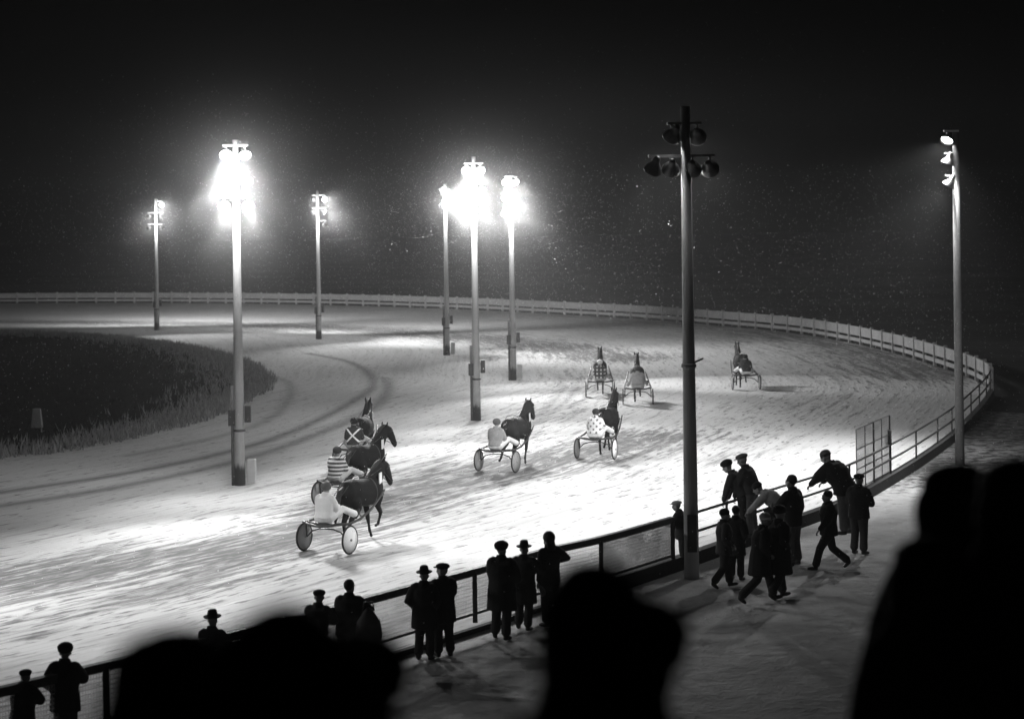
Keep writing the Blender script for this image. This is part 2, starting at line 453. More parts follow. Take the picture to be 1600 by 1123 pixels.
def tufts2():
    V = []; Fc = []; rr = random.Random(5)
    for i in range(9000):
        x = rr.uniform(-60, -11); y = rr.uniform(60, 140)
        a = math.atan2(y - CC.y, x - CC.x); r = math.hypot(x - CC.x, y - CC.y)
        if abs(a) > 2.2 or r > np.interp(a, ia, irr) - .6: continue
        for b_ in range(4):
            ang = rr.uniform(0, 6.28); h = rr.uniform(.1, .3); w = .025
            q0 = Vector((x + rr.uniform(-.3, .3), y + rr.uniform(-.3, .3), 0)); dd = Vector((math.cos(ang), math.sin(ang), 0))
            tip = q0 + Vector((rr.uniform(-.15, .15), rr.uniform(-.15, .15), h)); n0 = len(V)
            V += [q0 - dd * w, q0 + dd * w, tip]; Fc.append((n0, n0 + 1, n0 + 2))
    mb = MB(); mb.add(V, Fc); return mb
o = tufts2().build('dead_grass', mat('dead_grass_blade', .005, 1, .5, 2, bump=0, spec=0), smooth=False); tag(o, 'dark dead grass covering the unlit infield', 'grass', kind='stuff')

# ------------------------------------------------------------------ fences
def line_bar(mb, pts, z, w, h):
    """continuous bar following pts at height z"""
    V = []; Fc = []; n = len(pts)
    for i, p in enumerate(pts):
        a, b = pts[max(0, i - 1)], pts[min(n - 1, i + 1)]
        t = Vector((b.x - a.x, b.y - a.y, 0)).normalized(); s = Vector((t.y, -t.x, 0))
        for q, r in ((-1, -1), (1, -1), (1, 1), (-1, 1)): V.append(Vector((p.x, p.y, z)) + s * w / 2 * q + Vector((0, 0, h / 2 * r)))
    for i in range(n - 1):
        for k in range(4):
            k2 = (k + 1) % 4; Fc.append((i * 4 + k, i * 4 + k2, i * 4 + 4 + k2, i * 4 + 4 + k))
    Fc.append((3, 2, 1, 0)); e = (n - 1) * 4; Fc.append((e, e + 1, e + 2, e + 3)); mb.add(V, Fc)
iM = on_near(1048)
# far board fence
ff = empty('board_fence', (FAR[60].x, FAR[60].y, 0)); tag(ff, 'long pale board fence curving round the far outer edge of the track', 'fence')
def rel(pts, o): return [p - o.location for p in pts]
fl = rel(FAR, ff)
mb = MB(); line_bar(mb, fl, .82, .035, .52); mb.build('top_board', 'board_white', ff, smooth=False)
mb = MB(); line_bar(mb, fl, .30, .035, .22); mb.build('lower_board', 'board_white', ff, smooth=False)
mb = MB(); line_bar(mb, fl, 1.11, .12, .05); mb.build('cap_rail', 'board_white', ff, smooth=False)
pp, L = resample(fl, int(330 / 3.6))
for i, p in enumerate(pp[:100]):
    p = Vector((p.x, p.y, 0)); a = pp[max(0, i - 1)]; b = pp[min(len(pp) - 1, i + 1)]; ang = math.atan2(b.y - a.y, b.x - a.x)
    MB().box(p + Vector((0, 0, .62)), (.07, .085, .62), Matrix.Rotation(ang, 3, 'Z')).build('post', 'board_white', ff, smooth=False)
# kerb wall under the near fence
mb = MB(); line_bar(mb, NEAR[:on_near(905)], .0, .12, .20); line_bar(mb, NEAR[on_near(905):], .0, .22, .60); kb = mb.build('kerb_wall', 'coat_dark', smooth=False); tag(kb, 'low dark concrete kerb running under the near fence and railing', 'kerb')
# mesh fence
def mesh_mat(name, op, col):
    m, t, b = newmat(name); t.nodes.remove(b); mo = [n for n in t.nodes if n.type == 'OUTPUT_MATERIAL'][0]
    uv = N(t, 'ShaderNodeTexCoord').outputs['UV']
    sep = N(t, 'ShaderNodeSeparateXYZ'); t.links.new(uv, sep.inputs[0])
    wz = MATH(t, 'GREATER_THAN', MATH(t, 'SINE', MATH(t, 'MULTIPLY', sep.outputs[1], 2 * math.pi / .07)), .55)
    wx = MATH(t, 'GREATER_THAN', MATH(t, 'SINE', MATH(t, 'MULTIPLY', sep.outputs[0], 2 * math.pi / .05)), .75)
    n = NOISE(t, uv, 1.5, 4)
    f = MATH(t, 'ADD', MATH(t, 'MULTIPLY', MATH(t, 'MAXIMUM', wz, wx), .16), MATH(t, 'MULTIPLY', MATH(t, 'ADD', .6, n), op), clamp=True)
    df = N(t, 'ShaderNodeBsdfDiffuse'); tl = N(t, 'ShaderNodeBsdfTranslucent'); tp = N(t, 'ShaderNodeBsdfTransparent')
    for q in (df, tl): q.inputs[0].default_value = (col, col, col, 1)
    m1 = N(t, 'ShaderNodeMixShader'); m1.inputs[0].default_value = .5; t.links.new(df.outputs[0], m1.inputs[1]); t.links.new(tl.outputs[0], m1.inputs[2])
    m2 = N(t, 'ShaderNodeMixShader'); t.links.new(f, m2.inputs[0]); t.links.new(tp.outputs[0], m2.inputs[1]); t.links.new(m1.outputs[0], m2.inputs[2])
    t.links.new(m2.outputs[0], mo.inputs[0])
    return m
def net(name, pts, z0, z1, m, parent):
    V = []; Fc = []; uv = []; s = 0
    for i, p in enumerate(pts):
        if i: s += (pts[i] - pts[i - 1]).length
        V += [(p.x, p.y, z0), (p.x, p.y, z1)]; uv.append(s)
    for i in range(len(pts) - 1): Fc.append((2 * i, 2 * i + 2, 2 * i + 3, 2 * i + 1))
    mb = MB(); mb.add(V, Fc); o = mb.build(name, m, parent, smooth=False)
    u = o.data.uv_layers.new(name='UVMap')
    for l in o.data.loops:
        vi = l.vertex_index; u.data[l.index].uv = (uv[vi // 2], z0 if vi % 2 == 0 else z1)
    return o
mf = empty('mesh_fence', (NEAR[iM].x, NEAR[iM].y, 0)); tag(mf, 'waist high wire mesh fence with thick dark top rail left of the near lamp pole', 'fence')
ml = rel(NEAR[:iM + 1], mf)
mb = MB(); line_bar(mb, ml, FZ, .12, .13); mb.build('top_rail', 'steel_dark', mf, smooth=False)
mb = MB(); line_bar(mb, ml, .36, .05, .05); mb.build('bottom_rail', 'steel_dark', mf, smooth=False)
net('mesh_panel', ml, .385, FZ - .065, mesh_mat('fence_wire', .42, .24), mf)
i940 = on_near(940)
net('mesh_panel', [p + Vector((0, .04, 0)) for p in rel(NEAR[i940:iM + 1], mf)], .39, FZ - .07, mesh_mat('fence_cloth', .72, .26), mf)
for px in (-160, -20, 165, 300, 435, 562, 650, 740, 828, 940, 1047):
    p = rel([NEAR[on_near(px)]], mf)[0]
    MB().box((p.x, p.y - .07, .66), (.045, .03, .46)).build('post', 'steel_dark', mf, smooth=False)
# pipe railing
pr = empty('pipe_railing', (NEAR[iM].x, NEAR[iM].y, 0)); tag(pr, 'dark two rail pipe railing curving away to the right of the near lamp pole', 'railing')
rl = rel(NEAR[iM + 1:], pr)
for z, nm in ((FZ, 'top_rail'), (.72, 'middle_rail')):
    mb = MB(); mb.tube([Vector((p.x, p.y, z)) for p in rl[::2]], .032, n=8, side=(0, 0, 1)); mb.build(nm, 'steel_dark', pr)
for px in (1137, 1233, 1326, 1391, 1431, 1464, 1487, 1502, 1517, 1530, 1541, 1547):
    p = rel([NEAR[on_near(px)]], pr)[0]
    MB().tube([(p.x, p.y, .2), (p.x, p.y, FZ - .02)], .03, n=8).build('post', 'steel_dark', pr)
# tall wire screen gate standing at the railing
p0 = gp(1338, 669, 1.95); p1 = gp(1392, 653, 2.0)
ga, gb = NEAR[on_near(1338)], NEAR[on_near(1392)]
gt = empty('screen_gate', (ga.x, ga.y, 0)); tag(gt, 'tall wire mesh screen with thin frame bars standing behind the pipe railing', 'gate')
a = Vector((0, .12, 0)); b = Vector((gb.x - ga.x, gb.y - ga.y + .12, 0)); H = 2.0
net('mesh_panel', [a, b], .35, H, mesh_mat('gate_wire', .62, .26), gt)
for k in range(5):
    c = a.lerp(b, k / 4); w = .05 if k in (2, 4) else .022
    MB().box((c.x, c.y - .03, (H + .3) / 2), (w / 2, .02, (H - .3) / 2)).build('upright', 'steel_dark', gt, smooth=False)
for z in (.36, .9, 1.45, H):
    MB().bar(a + Vector((0, -.05, z)), b + Vector((0, -.05, z)), .02, .025).build('cross_bar', 'steel_dark', gt, smooth=False)
MB().box(b + Vector((-.06, -.12, 1.35)), (.09, .06, .22)).build('lock_box', 'steel_dark', gt, smooth=False)

# white marker out on the infield
c = gp(58, 668, 0)
mb = MB(); mb.add([(-.22, -.12, 0), (.22, -.12, 0), (.22, .12, 0), (-.22, .12, 0), (-.15, -.08, .76), (.15, -.08, .76), (.15, .08, .76), (-.15, .08, .76)],
       [(3, 2, 1, 0), (4, 5, 6, 7), (0, 1, 5, 4), (1, 2, 6, 5), (2, 3, 7, 6), (3, 0, 4, 7)])
mk = mb.build('distance_marker', 'board_white', smooth=False, loc=c); tag(mk, 'small white tapered marker standing alone on the dark infield', 'marker')
bv = mk.modifiers.new('b', 'BEVEL'); bv.width = .02

# ------------------------------------------------------------------ lamp poles
def frame_to(d):
    d = Vector(d).normalized(); return d.to_track_quat('Z', 'Y').to_matrix().to_4x4()
def cut_aim(wp, aim, half, margin):
    """lower the aim so that the upper edge of the beam meets the ground `margin` metres behind the near fence"""
    az = math.atan2(aim.y - wp.y, aim.x - wp.x)
    best = min(NEAR + ext, key=lambda p: abs((math.atan2(p.y - wp.y, p.x - wp.x) - az + math.pi) % (2 * math.pi) - math.pi) * 50 + (p - wp).length * .01)
    D = math.hypot(best.x - wp.x, best.y - wp.y) + margin
    el = math.atan2(wp.z, D) + half
    return Vector((math.cos(az) * math.cos(el), math.sin(az) * math.cos(el), -math.sin(el)))
def floodlight(root, pos, aim_w, energy, size=110, blend=.6, r=.2, lit=True, cut=None):
    """bell shaped floodlight hanging at pos (root space), shining at the world point aim_w"""
    wp = root.location + Vector(pos); d = (Vector(aim_w) - wp).normalized(); d0 = d
    if cut is not None: d = cut_aim(wp, Vector(aim_w), R(size / 2) * .80, cut)
    Dd = d; d = (d0 + d).normalized()
    Mx = Matrix.Translation(pos) @ frame_to(d)
    sh = MB().lathe([(.0, -.34), (.05, -.335), (.075, -.28), (.08, -.2), (.12, -.13), (.175, -.05), (r, .03), (r * 1.04, .05), (r * .97, .045), (.16, -.04), (.1, -.12), (0, -.15)], Mx, 18).build('floodlight', 'lamp_shell', root)
    MB().bar(Vector(pos) + Vector((0, 0, .0)), Vector(pos) + Vector((0, 0, .27)), .03, .05).build('bracket', 'steel_grey', sh, smooth=False)
    bb = MB().lathe([(0, .02), (r * .6, .012), (r * .9, -.01)], Mx, 18).build('bulb', 'bulb', sh)
    if lit:
        ld = bpy.data.lights.new('floodlight_beam', 'SPOT'); ld.energy = energy; ld.spot_size = R(size); ld.spot_blend = blend
        ld.shadow_soft_size = .12; ld.color = (1, 1, 1)
        lo = bpy.data.objects.new('floodlight_beam', ld); COL.objects.link(lo); lo.parent = root
        lo.matrix_local = Matrix.Translation(Vector(pos) + d * .1) @ Dd.to_track_quat('-Z', 'Y').to_matrix().to_4x4()
GLOWS = []
def light_pole(px, py, height, tiers, arm_dir, label, aims, energy, r0=.17, r1=.095, pm='pole', boxes=True, size=66, cab=True, spill=0, blend=.75, at=None, glow=0, cut=None):
    root = empty('light_pole', at or gp(px, py, 0)); tag(root, label, 'light pole', 'floodlight poles round the track')
    MB().tube([(0, 0, -.1), (0, 0, height * .5), (0, 0, height)], [r0, (r0 + r1) / 2, r1], n=16, rnd=False).build('pole', pm, root)
    ad = Vector((math.cos(arm_dir), math.sin(arm_dir), 0)); n = 0
    for z, offs in tiers:
        lo, hi = min(offs + [0]), max(offs + [0])
        MB().bar(ad * (lo - .1) + Vector((0, 0, z + .28)), ad * (hi + .1) + Vector((0, 0, z + .28)), .08, .06).build('crossarm', 'steel_grey', root, smooth=False)
        for o_ in offs:
            floodlight(root, ad * o_ + Vector((0, 0, z)), aims[n % len(aims)], energy * (1 if cut is None else (1.6 if n % 2 == 0 or n > 3 else .7)),
                       size if cut is None else (46 if n % 2 == 0 or n > 3 else 78), blend if cut is None else .62, cut=None if cut is None else cut + (n % 3 - 1) * 1.0); n += 1
        if spill:      # stray light of the tier outside the main beams
            ld = bpy.data.lights.new('floodlight_spill', 'POINT'); ld.energy = spill * 2.1; ld.shadow_soft_size = .2
            lo = bpy.data.objects.new('floodlight_spill', ld); COL.objects.link(lo); lo.parent = root
            d = Vector((0, 0, 6.0)) - root.location - Vector((0, 0, z)); d.normalize()
            lo.matrix_local = Matrix.Translation(Vector((0, 0, z - .1)) + d * .7) @ d.to_track_quat('-Z', 'Y').to_matrix().to_4x4()
    if glow: GLOWS.append((root.location + Vector((0, 0, sum(q[0] for q in tiers) / len(tiers) + .0)), glow))
    if boxes:
        MB().box((-.2, -.12, 2.05), (.10, .08, .24)).build('switch_box', 'steel_dark', root, smooth=False)
        MB().box((.27, -.02, 2.15), (.09, .08, .25)).build('switch_box', 'steel_dark', root, smooth=False)
        MB().tube([(-.19, -.04, 0), (-.19, -.04, 3.0)], .055, n=8, rnd=False).build('conduit', 'wood_post', root)
        MB().lathe([(r0 * .93, 1.62), (r0 + .025, 1.63), (r0 + .025, 1.68), (r0 * .93, 1.69)], Matrix(), 16).build('strap', 'steel_dark', root)
    if cab:
        c = MB().box((.34, .12, .42), (.13, .12, .36)).build('cabinet', 'cabinet_white', root, smooth=False)
        b = c.modifiers.new('b', 'BEVEL'); b.width = .03; b.segments = 2
    return root
E = 0.36
T3 = [(9.95, [-.28, .28]), (9.15, [-.32, .32]), (8.4, [-.36, .36])]
g = lambda x, y: gp(x, y, 0)
light_pole(375, 758, 10.4, T3, R(5), 'bright lamp pole at left beside the front group of sulkies, with pale cabinet', [g(250, 900), g(560, 850), g(120, 860), g(700, 880), g(400, 940), g(620, 960)], 6800 * E, cut=1.8, spill=560 * E, glow=.09)
light_pole(745, 657, 10.5, T3, R(10), 'middle and tallest looking of the three bright infield lamp poles in a cluster', [g(800, 850), g(1000, 800), g(650, 860), g(1000, 740), g(900, 930), g(900, 700)], 7800 * E, cut=1.4, cab=False, spill=700 * E, glow=.075)
light_pole(802, 594, 10.3, T3, R(30), 'right of the three clustered bright infield lamp poles, with cabinet at foot', [g(1050, 750), g(1150, 660), g(1000, 700), g(1250, 640), g(1000, 650), g(1150, 600)], 8200 * E, cut=1.2, spill=600 * E, glow=.085)
light_pole(699, 555, 10.4, [(9.9, [-.3, .3]), (9.1, [-.3, .3])], R(60), 'left and farthest of the three clustered bright infield lamp poles', [g(950, 540), g(1150, 590), g(780, 500), g(1200, 560)], 19000 * E, size=95, spill=500 * E, glow=.05)
light_pole(499, 530, 10.5, [(9.9, [-.3, .5]), (9.0, [-.3, .5]), (8.1, [.5])], R(8), 'far infield lamp pole with three lit lamps right of the leftmost one', [g(560, 482), g(820, 560), g(700, 490), g(900, 530), g(700, 485)], 25000 * E, size=95, cab=False, spill=250 * E, glow=.02)
light_pole(246, 516, 10.4, [(9.9, [.45]), (9.0, [-.55, .45]), (8.1, [-.55, .45])], R(8), 'leftmost and farthest infield lamp pole with small visible lamps', [g(500, 560), g(60, 480), g(450, 485), g(250, 480), g(430, 485)], 25000 * E, size=95, cab=False, spill=250 * E, glow=.02)
light_pole(1081, 903, 10.2, [(8.85, [-.72, -.33, .14, .52]), (9.55, [-.3, .25])], R(4), 'thick dark lamp pole close by on the apron with lamps turned to the track', [g(800, 830), g(960, 760), g(1120, 720), g(1260, 710), g(720, 800), g(1180, 690)], 8800 * E, r0=.165, r1=.10, pm='pole_dark', boxes=False, cab=False)
pn = bpy.data.objects['light_pole.006']
MB().tube([(.3, -.05, 4.75), (0, -.1, 4.62)], .02, n=6).build('step_bolt', 'steel_grey', pn)
MB().lathe([(.13, 4.55), (.165, 4.56), (.165, 4.64), (.13, 4.65)], Matrix(), 16).build('strap', 'steel_grey', pn)
MB().box((.0, -.0, 1.0), (.1, .215, .4)).build('switch_box', 'steel_dark', pn, smooth=False)
light_pole(1500, 727, 10.4, [(10.2, [.27]), (9.5, [.27]), (8.8, [.25])], R(185), 'slim lamp pole at far right of the picture beside the curving railing', [g(1250, 780), g(1310, 720), g(1200, 720)], 9500 * E, r0=.15, r1=.10, pm='wood_post', boxes=False, cab=False, size=100)
light_pole(0, 0, 10.4, [(9.6, [-.4, .4]), (8.8, [-.4, .4])], R(40), 'next infield lamp pole, standing outside the picture at left', [g(150, 900), g(60, 1000), g(-150, 950), g(250, 960)], 10500 * E, cut=1.5, cab=False, at=Vector((-21, 36, 0)))

# ------------------------------------------------------------------ people
def rotx(p, c, a):
    c = Vector(c); q = Vector(p) - c; return c + Matrix.Rotation(a, 3, 'X') @ q
def hand(extra, wrist, d, side, curl=.5):
    """palm plus four fingers and a thumb, along direction d"""
    d = Vector(d).normalized(); up = Vector((0, 0, 1)); sd = d.cross(up)
    if sd.length < .2: sd = Vector((0, 1, 0)) if side > 0 else Vector((0, -1, 0))
    sd.normalize(); nrm = sd.cross(d).normalized()
    if side < 0: sd = -sd
    for i, (o_, L) in enumerate(((-.03, .075), (-.01, .085), (.01, .08), (.03, .062))):
        b = Vector(wrist) + d * .085 + sd * o_
        m1 = b + d * L * .45 - nrm * L * .12; m2 = m1 + d * L * .25 - nrm * L * .45 * curl; m3 = m2 - nrm * L * .25 - d * L * .1 * curl
        extra.tube([b - d * .02, b, m1, m2, m3], [.010, .010, .009, .008, .007], n=7)
    b = Vector(wrist) + d * .03 - sd * .035
    extra.tube([b, b - sd * .025 + d * .025 - nrm * .01, b - sd * .02 + d * .055 - nrm * .03], [.012, .011, .009], n=7)
ARM = {'down': ((.06, -.03, -.28), (.0, .07, -.25)), 'rail': ((.07, .17, -.22), (-.14, .2, -.02)),
       'pocket': ((.11, -.09, -.26), (-.10, .17, -.15)), 'cross': ((.1, .05, -.27), (-.26, .2, .06)),
       'out': ((.24, -.02, -.17), (-.14, .14, -.04)), 'reins': ((.07, .10, -.26), (-.10, .25, .03)),
       'swing_f': ((.06, .12, -.26), (-.02, .17, -.19)), 'swing_b': ((.07, -.14, -.26), (.02, -.06, -.25)),
       'hang_f': ((.03, .10, -.28), (.0, .08, -.26)), 'mount': ((.08, .2, -.2), (-.02, .18, -.16)), 'face': ((.1, .16, -.2), (-.12, .06, .24))}
def person(loc, yaw, label, h=1.75, lean=0, arms=('down', 'down'), legs='stand', coat='coat_black', hem=.78, trous='trouser_dark', hat='beanie', hatm='coat_black',
           hy=0, nod=0, group=None, bulk=1.0, sway=0, voxel=.017, skin='skin', long_hair=False, sit=None, stride=.28, hood=0, gloves=True):
    s = h / 1.75; bulk *= 1.16
    hip = Vector((0, 0, .92)); lr = R(-lean)
    J = {}
    hipz = .92
    fx = {}
    if legs == 'stand':
        for k in (-1, 1): fx[k] = [(k * .09, 0, .9), (k * .105, .015, .49), (k * .12, -.03, .09), (k * .14, .13, .035)]
    elif legs == 'shift':
        fx[-1] = [(-.09, 0, .9), (-.12, .05, .49), (-.15, .04, .09), (-.2, .19, .035)]; fx[1] = [(.09, 0, .9), (.1, -.02, .49), (.1, -.09, .09), (.13, .06, .035)]
    elif legs == 'stride':
        q = stride
        fx[-1] = [(-.09, 0, .89), (-.09, q * .75, .50), (-.09, q + .03, .10), (-.10, q + .2, .07)]; fx[1] = [(.09, 0, .89), (.09, -q * .35, .47), (.09, -q - .16, .16), (.10, -q - .06, .04)]
    elif legs == 'crouch':
        fx[-1] = [(-.1, -.05, .56), (-.14, .33, .52), (-.12, .06, .10), (-.13, .22, .04)]; fx[1] = [(.1, -.05, .56), (.16, .30, .48), (.13, -.02, .1), (.14, .14, .04)]; hipz = .56
    elif legs == 'sit':
        fx[-1] = [(-.12, 0, .84), (-.27, .42, 1.03), (-.42, .80, .84), (-.44, .88, .96)]; fx[1] = [(.12, 0, .84), (.27, .42, 1.03), (.42, .80, .84), (.44, .88, .96)]; hipz = .84
    dz = hipz - .92
    hip = Vector((0, -.05 if legs == 'crouch' else 0, hipz))
    def up(p): 
        p = Vector(p) + Vector((0, hip.y, dz)); p = rotx(p, hip, lr); p.x += sway * (p.z - hipz); return p
    waist, chest, shl, nb, nk, hd = up((0, 0, 1.08)), up((0, .01, 1.27)), up((0, 0, 1.40)), up((0, 0, 1.47)), up((0, .015, 1.52)), up((0, .035, 1.63))
    HM = Matrix.Translation(hd) @ Matrix.Scale(1.1, 4) @ Matrix.Rotation(R(hy), 4, 'Z') @ Matrix.Rotation(R(-nod) + lr * .5, 4, 'X')
    W = []; sl = {}
    for k, arm in zip((-1, 1), arms):
        sh = up((k * .175, 0, 1.405)); e_, w_ = ARM[arm] if isinstance(arm, str) else arm
        el = sh + Vector((k * e_[0], e_[1], e_[2])); wr = el + Vector((k * w_[0], w_[1], w_[2])); sl[k] = (sh, el, wr)
    sc = lambda p: Vector(p) * s
    def T(mb, pts, ra, rb=None, **kw):
        kf = lambda r: None if r is None else ([q * s for q in r] if isinstance(r, (list, tuple)) else r * s)
        mb.tube([sc(p) for p in pts], kf(ra), kf(rb), **kw)
    # body
    b = MB(); ex = MB()
    T(b, [hip + Vector((0, 0, -.04)), waist, chest, shl, nb], [.16, .135, .165, .16, .06], [.11, .095, .115, .09, .055], n=14)
    T(b, [nb, nk, hd + Vector((0, -.02, -.03))], [.058, .055, .06], n=10)
    HS = Matrix.Scale(s, 4) @ HM
    r3 = HM.to_3x3()
    b.ell(HS @ Vector((0, -.01, .03)), (.076 * s, .096 * s, .10 * s), rot=r3)
    b.ell(HS @ Vector((0, .025, -.045)), (.056 * s, .068 * s, .072 * s), rot=r3)
    b.ell(HS @ Vector((0, .105, -.012)), (.014 * s, .022 * s, .026 * s), n=8, m=6, rot=r3)
    b.ell(HS @ Vector((0, .082, -.062)), (.026 * s, .016 * s, .010 * s), n=8, m=6, rot=r3)
    for k in (-1, 1):
        b.ell(HS @ Vector((k * .08, -.005, -.005)), (.014 * s, .022 * s, .034 * s), n=8, m=6, rot=r3)
        b.ell(HS @ Vector((k * .033, .088, .034)), (.026 * s, .012 * s, .010 * s), n=8, m=6, rot=r3)
        ex.ell(HS @ Vector((k * .032, .086, .012)), (.012 * s, .010 * s, .009 * s), n=8, m=6, rot=r3)
        sh, el, wr = sl[k]
        T(b, [sh, el, wr], [.055, .042, .028], n=10)
        d = (wr - el).normalized()
        T(b, [wr - d * .01, wr + d * .05, wr + d * .09], [.026, .038, .034], [.02, .018, .014], n=10)
        hand(ex, sc(wr), d, k)
        f = fx[k]
        T(b, [f[0], f[1], f[2]], [.085, .055, .038], n=10); T(b, [f[2], f[3]], [.036, .03], n=8)
    nm = 'person'
    body = b.build(nm, 'leather' if False else skin, voxel=voxel, it=2, extra=ex)
    body.location = loc; body.rotation_euler = (0, 0, yaw)
    tag(body, label, 'person', group)
    # trousers
    t = MB()
    T(t, [hip + Vector((0, 0, .10)), hip + Vector((0, 0, -.03))], [.165, .175], [.115, .125], n=14)
    for k in (-1, 1):
        f = [Vector(q) for q in fx[k]]
        kn = f[1]; an = f[2] + (f[1] - f[2]).normalized() * .05
        T(t, [f[0], f[0].lerp(kn, .5), kn, kn.lerp(an, .5), an], [.115 * bulk, .11, .092, .088, .092], n=12)
    t.build('trousers', trous, body, voxel=voxel, it=3)
    # coat
    c = MB(); B = bulk
    pts = []; ra = []; rb = []
    if legs in ('crouch', 'sit'): hemz = None
    else: hemz = hem
    if hemz is not None and hemz < .85:
        pts.append(Vector((0, 0, hemz))); w = .20 + .06 * max(0, .8 - hemz); ra.append(w * B); rb.append((.15 + (.10 if legs == 'stride' else .0) * max(0, .9 - hemz)) * B)
    pts += [hip + Vector((0, 0, 0)), waist, chest, shl, nb]; ra += [.195 * B, .18 * B, .21 * B, .195 * B, .085]; rb += [.15 * B, .135 * B, .16 * B, .125 * B, .08]
    T(c, pts, ra, rb, n=16, rnd=False)
    T(c, [nb + Vector((0, -.01, -.03)), nk + Vector((0, -.01, .03))], [.105, .09], [.10, .088], n=12, rnd=False)
    for k in (-1, 1):
        sh, el, wr = sl[k]; d = (wr - el).normalized()
        T(c, [sh + Vector((-k * .02, 0, .0)), sh.lerp(el, .5), el, el.lerp(wr, .5), wr - d * .01], [.09 * B, .085 * B, .075 * B, .07, .06], n=12)
        T(c, [up((0, 0, 1.40)), sh], [.08, .085 * B], n=10)
    if hood: c.ell(HS @ Vector((0, -.035, .01)), (hood * s, .14 * s, .135 * s), rot=r3); c.ell(HS @ Vector((0, -.03, -.12)), (hood * 1.06 * s, .14 * s, .14 * s), rot=r3)
    c.build('coat', coat, body, voxel=voxel, it=3)
    # boots
    for k in (-1, 1):
        f = [Vector(q) for q in fx[k]]; m = MB()
        u = (f[1] - f[2]).normalized(); dd = (f[3] - f[2]).normalized()
        T(m, [f[2] + u * .09, f[2], f[2] + Vector((0, 0, -.03))], [.055, .052, .05], n=10)
        T(m, [f[2] - dd * .03 + Vector((0, 0, -.045)), (f[2] + f[3]) / 2 + Vector((0, 0, -.015)), f[3]], [.045, .048, .042], [.04, .045, .032], n=10)
        m.build('boot', 'leather', body, voxel=voxel * .8, it=2)
    # headgear
    hm = MB(); I = lambda p: HS @ Vector(p)
    if hat in ('beanie', 'bare'):
        if hat == 'beanie':
            hm.ell(I((0, -.012, .065)), (.092 * s, .112 * s, .088 * s), rot=r3); hm.lathe([(.085 * s, 0), (.1 * s, 0), (.1 * s, .04 * s), (.085 * s, .04 * s)], Matrix.Translation(I((0, -.01, .045))) @ r3.to_4x4(), 16, True)
            hm.build('knit_cap', hatm, body)
        else: hm.ell(I((0, -.025, .05)), (.088 * s, .102 * s, .098 * s), rot=r3); hm.build('hair', 'hair_dark', body)
    elif hat == 'fur': hm.ell(I((0, -.012, .085)), (.118 * s, .135 * s, .078 * s), rot=r3); hm.ell(I((0, -.02, .05)), (.11 * s, .12 * s, .05 * s), rot=r3); hm.build('fur_hat', hatm, body)
    elif hat == 'cap':
        hm.ell(I((0, -.01, .085)), (.108 * s, .13 * s, .055 * s), rot=r3); hm.ell(I((0, .105, .06)), (.07 * s, .065 * s, .012 * s), rot=r3)
        hm.lathe([(.078 * s, 0), (.093 * s, 0), (.1 * s, .04 * s), (.08 * s, .04 * s)], Matrix.Translation(I((0, -.012, .045))) @ r3.to_4x4(), 16, True)
        hm.build('flat_cap', hatm, body)
    elif hat == 'fedora':
        Mx = Matrix.Translation(I((0, -.01, .065))) @ r3.to_4x4() @ Matrix.Diagonal((.9, 1.1, 1, 1))
        q = s; hm.lathe([(0, .115 * q), (.05 * q, .125 * q), (.075 * q, .11 * q), (.088 * q, .06 * q), (.095 * q, .01 * q), (.145 * q, .005 * q), (.158 * q, .018 * q), (.156 * q, .006 * q), (.14 * q, -.005 * q), (.09 * q, -.01 * q)], Mx, 22)
        hm.build('brimmed_hat', hatm, body)
    elif hat == 'helmet':
        hm.ell(I((0, -.01, .055)), (.115 * s, .135 * s, .105 * s), rot=r3); hm.ell(I((0, .1, .04)), (.08 * s, .06 * s, .012 * s), rot=r3); hm.build('helmet', hatm, body)
        g_ = MB(); g_.ell(I((0, .085, .01)), (.07 * s, .03 * s, .028 * s), rot=r3); g_.build('goggles', 'leather', body)
    if long_hair:
        hm = MB(); hm.ell(I((0, -.03, .04)), (.105 * s, .115 * s, .11 * s), rot=r3)
        hm.tube([I((0, -.05, .02)), I((0, -.085, -.12)), I((0, -.11, -.25))], [.10 * s, .105 * s, .07 * s], [.06 * s, .05 * s, .03 * s], n=12); hm.build('hair', 'hair_dark', body, voxel=.015)
    return body
def fenceman(x, yf, yt, label, zf=0.0, **kw):
    p = gp(x, yf, zf)
    yh = HY - (x - 800) * .014
    hh = (yf - yt) / (yf - yh) * (HC - zf)
    kw.setdefault('h', hh * .985)
    yaw = kw.pop('yaw', 0)
    return person(p, R(yaw), label, **kw)
GA = 'spectators standing along the mesh fence'; GB = 'people on the apron by the pipe railing'
fenceman(36, 1198, 1047, 'spectator in flat cap leaning on fence at lower left corner of the picture', arms=('rail', 'rail'), hat='cap', lean=8, yaw=-15, bulk=1.1, group=GA, hy=10)
fenceman(103, 1178, 1006, 'broad spectator in round cap beside the leftmost spectator at the fence', arms=('pocket', 'rail'), hat='fur', yaw=-10, bulk=1.1, hem=.7, group=GA, hy=20)
fenceman(333, 1112, 957, 'spectator in dark brimmed hat whose head alone shows over a blurred onlooker', arms=('rail', 'rail'), hat='fedora', yaw=-15, group=GA)
fenceman(495, 1072, 922, 'spectator in grey coat and flat cap leaning over the fence', arms=('rail', 'rail'), hat='cap', lean=10, coat='coat_grey', yaw=-20, bulk=1.1, group=GA, hy=12)
fenceman(546, 1060, 906, 'bareheaded spectator in black coat with a pale bag behind him', arms=('rail', 'out'), hat='bare', lean=4, yaw=-15, bulk=1.1, group=GA, hy=-10)
fenceman(664, 1031, 888, 'spectator in long coat and small brimmed hat, left of a pair at the fence', arms=('pocket', 'pocket'), hat='fedora', hem=.62, yaw=-15, bulk=1.12, group=GA)
